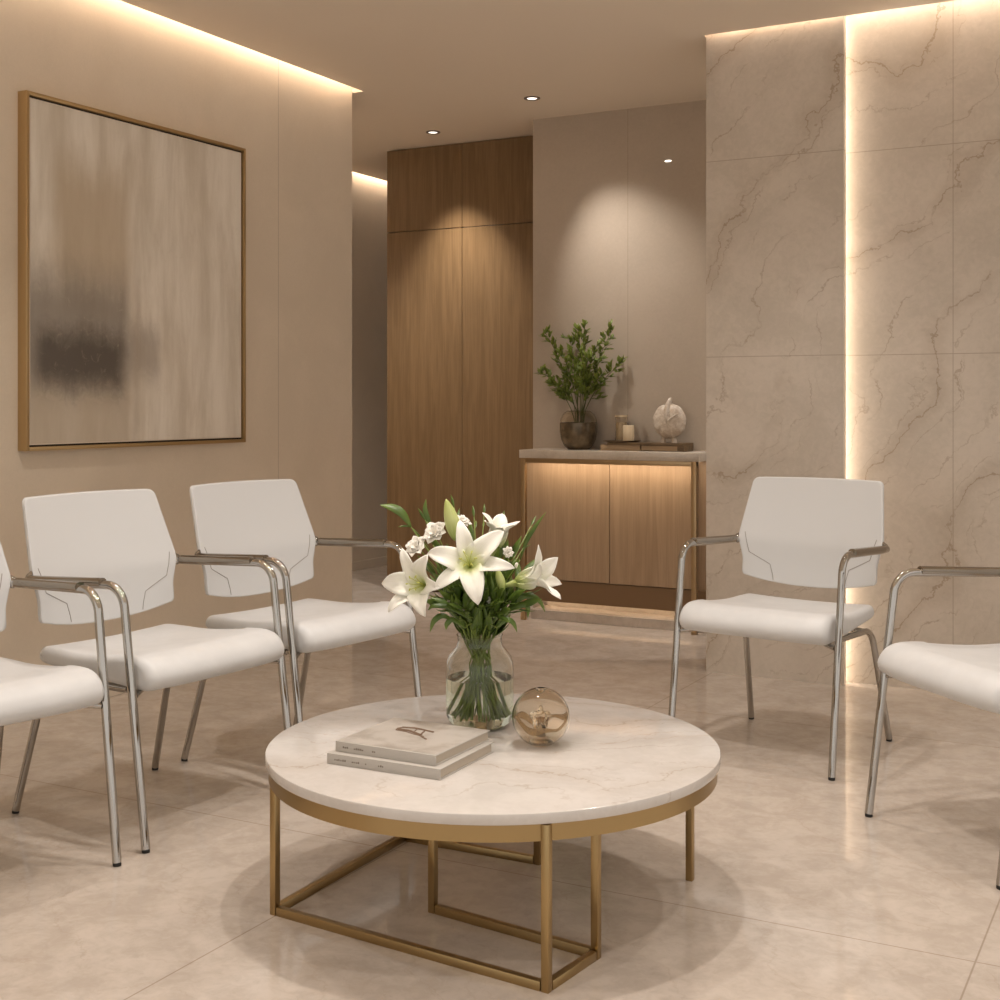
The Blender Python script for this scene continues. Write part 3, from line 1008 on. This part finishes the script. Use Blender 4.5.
def bud(px0, py0, px1, py1, d, r, label, seed):
    a = at_depth(px0, py0, d); b = at_depth(px1, py1, d)
    sp = stem_path(a, seed); base = sp[0].copy()
    t = thing('lily_bud', label, 'flower bud', base)
    MB().tube(sp, .0028, 8).build('stem', M['stem'], t, off=base)
    n = 14
    pts = [a.lerp(b, i / n) for i in range(n + 1)]
    rr = [r * (math.sin(math.pi * (.10 + .88 * (i / n) ** .85)) ** .8) for i in range(n + 1)]
    rr[-1] = .0008
    MB().tube(pts, rr, 12).build('bud', M['bud'], t, off=base, smooth=70)
bud(457, 540, 446, 499, 3.2, .0185, 'tall pointed green lily bud rising above the bouquet', 21)
bud(503, 590, 497, 568, 3.14, .011, 'short pale lily bud low between the central and right lilies', 23)

def blossom(px, py, d, r, label, seed, axis_c=(0, .5, .8), group=None):
    head = at_depth(px, py, d)
    ax = W(axis_c[0], -axis_c[2], 0); ax.z = axis_c[1]; ax.normalize()
    sp = stem_path(head - ax * .01, seed); base = sp[0].copy()
    t = thing('small_blossom', label, 'flower', base, 0, group)
    MB().tube(sp, .0016, 6).build('stem', M['stem'], t, off=base)
    g = MB()
    rnd = random.Random(seed)
    for ring, (cnt, a1, sc) in enumerate(((8, 1.5, 1), (7, 1.0, .85), (5, .5, .7))):
        for k in range(cnt):
            rows = petal_rows(head, ax, k * 6.283 / cnt + ring * .4 + rnd.uniform(-.2, .2), r * sc * rnd.uniform(.85, 1.1), r * .36, a1 * .5, a1 + .5, n=5, m=4, ruffle=.5, seed=seed * 50 + ring * 10 + k)
            g.quadgrid(rows)
    g.build('petals', M['blossom'], t, off=base, smooth=80, solid=.0006)
blossom(437, 535, 3.22, .040, 'ruffled small white blossom left of the tall bud', 31, (-.4, .6, .7))
blossom(419, 549, 3.22, .038, 'ruffled small white blossom above the left lily', 32, (-.5, .6, .6))
blossom(461, 524, 3.3, .028, 'small white blossom just behind the tall bud', 33, (.3, .8, .4))
blossom(507, 553, 3.14, .018, 'small white blossom between central and upper lilies', 34, (.4, .3, .8))
for i, (px, py) in enumerate([(489, 601), (478, 589), (477, 612), (464, 609), (494, 617), (501, 612), (449, 600), (516, 566), (466, 596)]):
    h = at_depth(px, py, 3.155)
    sp = stem_path(h, 60 + i); base = sp[0].copy()
    t = thing('flower_sprig', ['largest tiny white bud below the short pale lily bud', 'tiny white bud right under the central lily', 'tiny white bud low in the middle of the foliage', 'tiny white bud low left of the middle of the foliage',
               'tiny white bud low above the right of the vase rim', 'tiny white bud low at the right of the foliage', 'tiny white bud near the left lily, low in the foliage', 'tiny white bud left of the right lily', 'tiny white bud under the left of the central lily'][i], 'flower bud', base, 0, 'tiny bud sprigs in the foliage')
    MB().tube(sp, .0010, 6).build('stem', M['stem'], t, off=base)
    r = .0055 if i else .009
    MB().tube([h - Vector((0, 0, r)), h, h + Vector((.002, 0, r)), h + Vector((.003, 0, r * 1.6))], [.001, r * .8, r * .8, .001], 8).build('bud', M['blossom'], t, off=base, smooth=70)

def greenery(px, py, d, nl, L, Wd, seed, label='leafy green stem in the lily bouquet', group='leafy stems in the lily bouquet', start=.5, tipleaf=True, droop=.6, spread=1.0):
    rnd = random.Random(seed)
    tip = at_depth(px, py, d)
    sp = stem_path(tip, seed); base = sp[0].copy()
    t = thing('foliage_spray', label, 'foliage', base, 0, group)
    MB().tube(sp, [.0026 * (1 - .5 * i / len(sp)) for i in range(len(sp))], 7).build('stem', M['stem'], t, off=base)
    g = MB()
    i0 = int(len(sp) * .66)
    for k in range(nl):
        f = i0 + (len(sp) - 2 - i0) * (k / max(nl - 1, 1)) if start < 1 else len(sp) - 2
        i = int(f)
        tg = (sp[i + 1] - sp[i]).normalized()
        o = Matrix.Rotation(k * 2.4 + rnd.uniform(-.5, .5), 3, tg) @ tg.orthogonal().normalized()
        add_leaf(g, sp[i], (tg * .9 + o * spread), Vector((0, 0, 1)), L * rnd.uniform(.75, 1.15), Wd * rnd.uniform(.8, 1.2), droop=droop + rnd.uniform(-.3, .4), n=8)
    if tipleaf:
        tg = (sp[-1] - sp[-3]).normalized()
        add_leaf(g, sp[-1], tg, Vector((0, -1, .3)), L, Wd, droop=.2, n=8)
    g.build('leaves', M['leaf'], t, off=base, smooth=80, solid=.0007)
gl = [(450, 575, 3.2), (462, 585, 3.15), (480, 580, 3.17), (492, 572, 3.2), (505, 580, 3.2), (515, 592, 3.25), (500, 560, 3.3), (440, 590, 3.2),
      (470, 560, 3.27), (510, 560, 3.27), (485, 600, 3.13), (455, 600, 3.14), (472, 545, 3.32), (522, 575, 3.3), (445, 560, 3.26),
      (436, 575, 3.24), (526, 590, 3.2), (458, 568, 3.24), (519, 606, 3.16), (444, 606, 3.15), (488, 586, 3.13), (463, 608, 3.12), (500, 612, 3.12), (468, 595, 3.12), (497, 598, 3.12), (508, 600, 3.16), (447, 585, 3.12), (478, 570, 3.2)]
for i, (px, py, d) in enumerate(gl):
    greenery(px, py, d, 13, .068, .0100, 200 + i, droop=.7, spread=.8)
# tall loose greens above the flowers
for i, (px, py, d) in enumerate([(454, 507, 3.38), (474, 517, 3.4), (484, 515, 3.42), (502, 522, 3.4), (528, 540, 3.4), (425, 520, 3.3), (531, 526, 3.42)]):
    greenery(px, py, d, 4, .036, .0042, 300 + i, ['thin green sprig just right of the tall lily bud', 'thin green sprig left of the upper small lily', 'thin green sprig close behind the upper small lily', 'thin green sprig right of the upper small lily',
              'short green sprig above the right lily', 'thin green sprig behind the white blossoms on the left', 'tall green sprig at the upper right of the bouquet'][i], 'thin sprigs behind the lilies', droop=.2, spread=.5)

def rim_leaf(pts_px, d0, Wd, label, seed, d1=None):
    """a long blade following pixel waypoints"""
    d1 = d1 or d0
    P = [at_depth(px, py, d0 + (d1 - d0) * i / (len(pts_px) - 1)) for i, (px, py) in enumerate(pts_px)]
    sp = stem_path(P[0], seed); base = sp[0].copy()
    t = thing('long_leaf_spray', label, 'leaf', base)
    MB().tube(sp, .0016, 7).build('stem', M['stem'], t, off=base)
    # interpolate
    C = [P[0] * 2 - P[1]] + P + [P[-1] * 2 - P[-2]]
    seq = []
    for i in range(1, len(C) - 2):
        for k in range(5):
            tt = k / 5
            p0, p1, p2, p3 = C[i - 1:i + 3]
            seq.append(.5 * ((2 * p1) + (p2 - p0) * tt + (2 * p0 - 5 * p1 + 4 * p2 - p3) * tt * tt + (3 * p1 - p0 - 3 * p2 + p3) * tt ** 3))
    seq.append(P[-1])
    n = len(seq) - 1
    view = W(.25, -.8, .55)
    rows = []
    for i, p in enumerate(seq):
        tg = (seq[min(i + 1, n)] - seq[max(i - 1, 0)]).normalized()
        side = tg.cross(view).normalized()
        up = side.cross(tg)
        t_ = i / n
        w = max(Wd * math.sin(math.pi * min(1, .05 + .95 * t_)) ** .9, .0004)
        rows.append([p - side * w + up * w * .25, p, p + side * w + up * w * .25])
    g = MB(); g.quadgrid(rows, uvs=lambda i, j: (i / n, j / 2))
    g.build('blade', M['leaf'], t, off=base, smooth=80, solid=.0007)
rim_leaf([(432, 552), (418, 534), (411, 527)], 3.28, .0016, 'thin bent green stalk left of the bouquet', 398)
rim_leaf([(411, 527), (402, 514), (392, 508), (380, 505)], 3.28, .0125, 'long green leaf reaching out to the far upper left of the bouquet', 401)
rim_leaf([(411, 527), (405, 526), (398, 527)], 3.28, .003, 'small pale leaf under the long upper left leaf', 402)
rim_leaf([(433, 545), (429, 525), (425, 510), (426, 499)], 3.32, .0075, 'upright dark leaf left of the tall lily bud', 403)
rim_leaf([(455, 622), (443, 616), (434, 621), (430, 632)], 3.13, .0075, 'drooping leaf curling over the left of the vase rim', 404)
rim_leaf([(465, 628), (453, 620), (447, 624), (446, 630)], 3.11, .007, 'short dark leaf hanging at the left front of the vase rim', 405)
rim_leaf([(497, 628), (506, 620), (513, 623), (517, 632)], 3.12, .007, 'drooping leaf curling over the right of the vase rim', 406)
rim_leaf([(500, 618), (518, 600), (530, 596), (540, 602), (545, 612)], 3.16, .008, 'long arching leaf low at the right of the bouquet', 407)
rim_leaf([(505, 612), (518, 606), (527, 606), (528, 618)], 3.15, .0085, 'broad leaf under the long arching right leaf', 408)
rim_leaf([(458, 612), (442, 602), (430, 598)], 3.13, .007, 'upper leaf at the lower left of the bouquet', 409)
rim_leaf([(468, 618), (450, 608), (434, 606), (428, 610)], 3.12, .0065, 'middle leaf at the lower left of the bouquet', 410)
rim_leaf([(520, 560), (526, 542), (535, 527), (546, 512)], 3.38, .006, 'slender leaf rising at the upper right of the bouquet', 411)

# ------------------------------------------------------------------ chairs
def seat_mesh():
    prof = [(-.235, .452), (-.21, .463), (-.15, .463), (-.06, .461), (.04, .467), (.12, .477), (.18, .480), (.225, .473), (.252, .455), (.266, .430), (.262, .407),
            (.245, .393), (.215, .388), (.12, .394), (0, .401), (-.12, .406), (-.2, .409), (-.232, .415), (-.242, .432)]
    # smooth the profile
    prof = [(y, z + .010 if z > .42 else z + .012) for y, z in prof]
    n0 = len(prof)
    sm = []
    for i in range(n0):
        p0, p1, p2, p3 = [Vector(prof[(i + k) % n0]) for k in (-1, 0, 1, 2)]
        for k in range(3):
            t = k / 3
            sm.append(.5 * ((2 * p1) + (p2 - p0) * t + (2 * p0 - 5 * p1 + 4 * p2 - p3) * t * t + (3 * p1 - p0 - 3 * p2 + p3) * t ** 3))
    n = len(sm)
    nrm = []
    for i in range(n):
        a, b = sm[i - 1], sm[(i + 1) % n]
        d = (b - a).normalized()
        nrm.append(Vector((-d.y, d.x)))          # outward for clockwise loop
    cen = Vector((0, .43))
    if sum((sm[i] - cen).dot(nrm[i]) for i in range(n)) < 0:
        nrm = [-v for v in nrm]
    r = .022
    sec = []
    hw = .259
    for k in range(7):
        a = math.pi / 2 * (1 - k / 6)
        sec.append((-(hw - r) - r * math.sin(a), r * (1 - math.cos(a))))
    for k in range(1, 12):
        sec.append((-(hw - r) + 2 * (hw - r) * k / 12, 0))
    sec += [(-x, e) for x, e in sec[:7]][::-1]
    rows = []
    for x, e in sec:
        row = []
        for i in range(n):
            p = sm[i] - nrm[i] * e
            y, z = p
            taper = 1 - .10 * max(0, -(y - .05)) / .28
            # slight dish across the width and rounded front corners in plan
            dish = -.006 * (1 - (x / hw) ** 2) * (1 if z > .44 and y < .18 else 0)
            y2 = y - (.022 * (abs(x) / hw) ** 4 if y > .1 else 0)
            row.append((x * taper, y2, z + dish))
        rows.append(row)
    g = MB()
    vs = g.quadgrid(rows, close_u=True)
    g.cap(vs[0][::-1]); g.cap(vs[-1])
    return g

def smoothstep(a, b, x):
    t = max(0, min(1, (x - a) / (b - a)))
    return t * t * (3 - 2 * t)

def back_hw(z):
    if z > .68: return .266 + (.238 - .266) * ((z - .68) / .21)
    return .266 - .020 * min(1, (.68 - z) / .08)

def back_y(x, z):
    s = x / .262
    if z > .66: y = -.238 - .075 * ((z - .66) / .23)
    else: y = -.238 + .012 * ((.66 - z) / .14)
    return y + .028 * s * s

def back_mesh():
    nz, nx = 30, 16
    def grid(inset, yoff):
        rows = []
        for i in range(nz + 1):
            t = i / nz
            # finer at the ends
            t = .5 - .5 * math.cos(math.pi * t)
            row = []
            for j in range(nx + 1):
                s = -math.cos(math.pi * j / nx)
                zb = .510 + .026 * abs(s) ** 2.2 + inset
                zt = .886 - .003 * s * s - inset
                z = zb + (zt - zb) * t
                w = back_hw(z) - inset
                r = .018
                for edge, dist in ((0, zt - z), (1, z - zb)):
                    rr = r if edge == 0 else .016
                    if dist < rr:
                        w -= rr * (1 - math.sqrt(max(0, 1 - ((rr - dist) / rr) ** 2)))
                x = s * w
                row.append(Vector((x, back_y(x, z) + yoff, z)))
            rows.append(row)
        return rows
    g = MB()
    rings = []
    for inset, yo in ((.0045, 0.0), (.0012, -.0015), (0, -.006), (0, -.013), (.004, -.018)):
        G = grid(inset, yo)
        ring = G[0][:] + [r[-1] for r in G[1:]] + G[-1][::-1][1:] + [r[0] for r in G[::-1]][1:-1]
        rings.append(ring)
    F = grid(.0045, 0.0); B = grid(.004, -.018)
    g.quadgrid(F); g.quadgrid(B)
    g.quadgrid(rings, close_u=True)
    bmesh.ops.remove_doubles(g.bm, verts=g.bm.verts[:], dist=.00025)
    return g

def make_chair():
    t = thing('visitor_chair', 'x', 'chair')
    seat_mesh().build('seat', M['leather'], t, smooth=50)
    bk = back_mesh().build('backrest', M['back_fabric'], t, smooth=45)
    for s in (-1, 1):
        pts = [(-.242 * s, .69), (-.222 * s, .62), (-.145 * s, .58), (-.135 * s, .545), (-.132 * s, .526)]
        path = [Vector((x, back_y(x, z) + .0004, z)) for x, z in pts]
        dense = []
        for a, b in zip(path[:-1], path[1:]):
            for k in range(4):
                q = a.lerp(b, k / 4); dense.append(Vector((q.x, back_y(q.x, q.z) + .0004, q.z)))
        dense.append(path[-1])
        MB().tube(dense, .0011, 6).build('panel_seam', M['line'], bk, smooth=60)
    TRr = .0115
    for s in (-1, 1):
        # front leg and arm: one bent tube
        path = fillet([(s * .281, .252, .009), (s * .281, .165, .676), (s * .281, -.165, .662), (s * .277, -.222, .661)], [.062, .03], 10)
        leg = MB().tube(path, TRr, 14).build('leg', M['chrome'], t, smooth=60)
        MB().disc_solid(.0105, 0, .010, (s * .281, .252, 0), .002, 20).build('rubber_foot', M['rubber'], leg)
        sl = fillet([(s * .281, .088, .678), (s * .281, -.17, .665), (s * .277, -.208, .664)], [.02], 5)
        g = MB(); g.tube(sl, .0145, 14, flat=.9)
        g.build('armrest', M['sleeve'], t, smooth=60)
        # joint at the backrest
        g = MB()
        b2 = bmesh.new(); bmesh.ops.create_uvsphere(b2, u_segments=16, v_segments=10, radius=1)
        b2.transform(Matrix.Translation((s * .271, -.222, .664)) @ Matrix.Diagonal((.012, .012, .017, 1)))
        g.join(b2)
        g.tube([(s * .268, -.222, .675), (s * .263, -.224, .684)], [.008, .003], 10)
        g.build('arm_joint', M['chrome'], t, smooth=60)
        # rear leg
        path = fillet([(s * .205, .10, .386), (s * .232, -.20, .392), (s * .256, -.302, .009)], [.065], 10)
        rl = MB().tube(path, TRr * .95, 14).build('leg', M['chrome'], t, smooth=60)
        MB().disc_solid(.010, 0, .010, (s * .256, -.302, 0), .002, 20).build('rubber_foot', M['rubber'], rl)
        # bracket under seat
        g = MB(); g.tube(fillet([(s * .27, .2, .392), (s * .225, .175, .398), (s * .205, .10, .386)], [.02], 4), .008, 10)
        g.build('seat_bracket', M['chrome'], t, smooth=60)
    MB().tube([(-.205, .10, .386), (.205, .10, .386)], .009, 10).build('cross_tube', M['chrome'], t, smooth=60)
    MB().tube([(-.225, -.16, .391), (.225, -.16, .391)], .009, 10).build('cross_tube', M['chrome'], t, smooth=60)
    return t

def face_angle(fx, fd):
    w = W(fx, fd)
    return math.atan2(w.y, w.x) - math.pi / 2

chairs = [
    # origin in camera frame, facing in camera frame, label
    ((-1.325, 3.175), (.77, -.64), 'white chair cut off by the left edge, only its seat and one arm in view'),
    ((-.966, 3.698), (.84, -.54), 'white chair under the painting with chrome arms, middle of the three on the left'),
    ((-.620, 4.215), (.82, -.572), 'white chair right of the painting, farthest of the three along the left wall'),
    ((.938, 4.335), (-.60, -.80), 'white chair in front of the marble panel and bright light strip'),
    ((1.347, 3.417), (-.958, -.284), 'white chair cut off by the right edge, only its seat and one arm in view'),
]
proto = make_chair()
for i, ((ox, od), (fx, fd), lab) in enumerate(chairs):
    c = proto if i == 0 else copy_tree(proto)
    c.location = W(ox, od, 0)
    c.rotation_euler = (0, 0, face_angle(fx, fd))
    c['label'] = lab
    c['group'] = 'white visitor chairs around the coffee table'
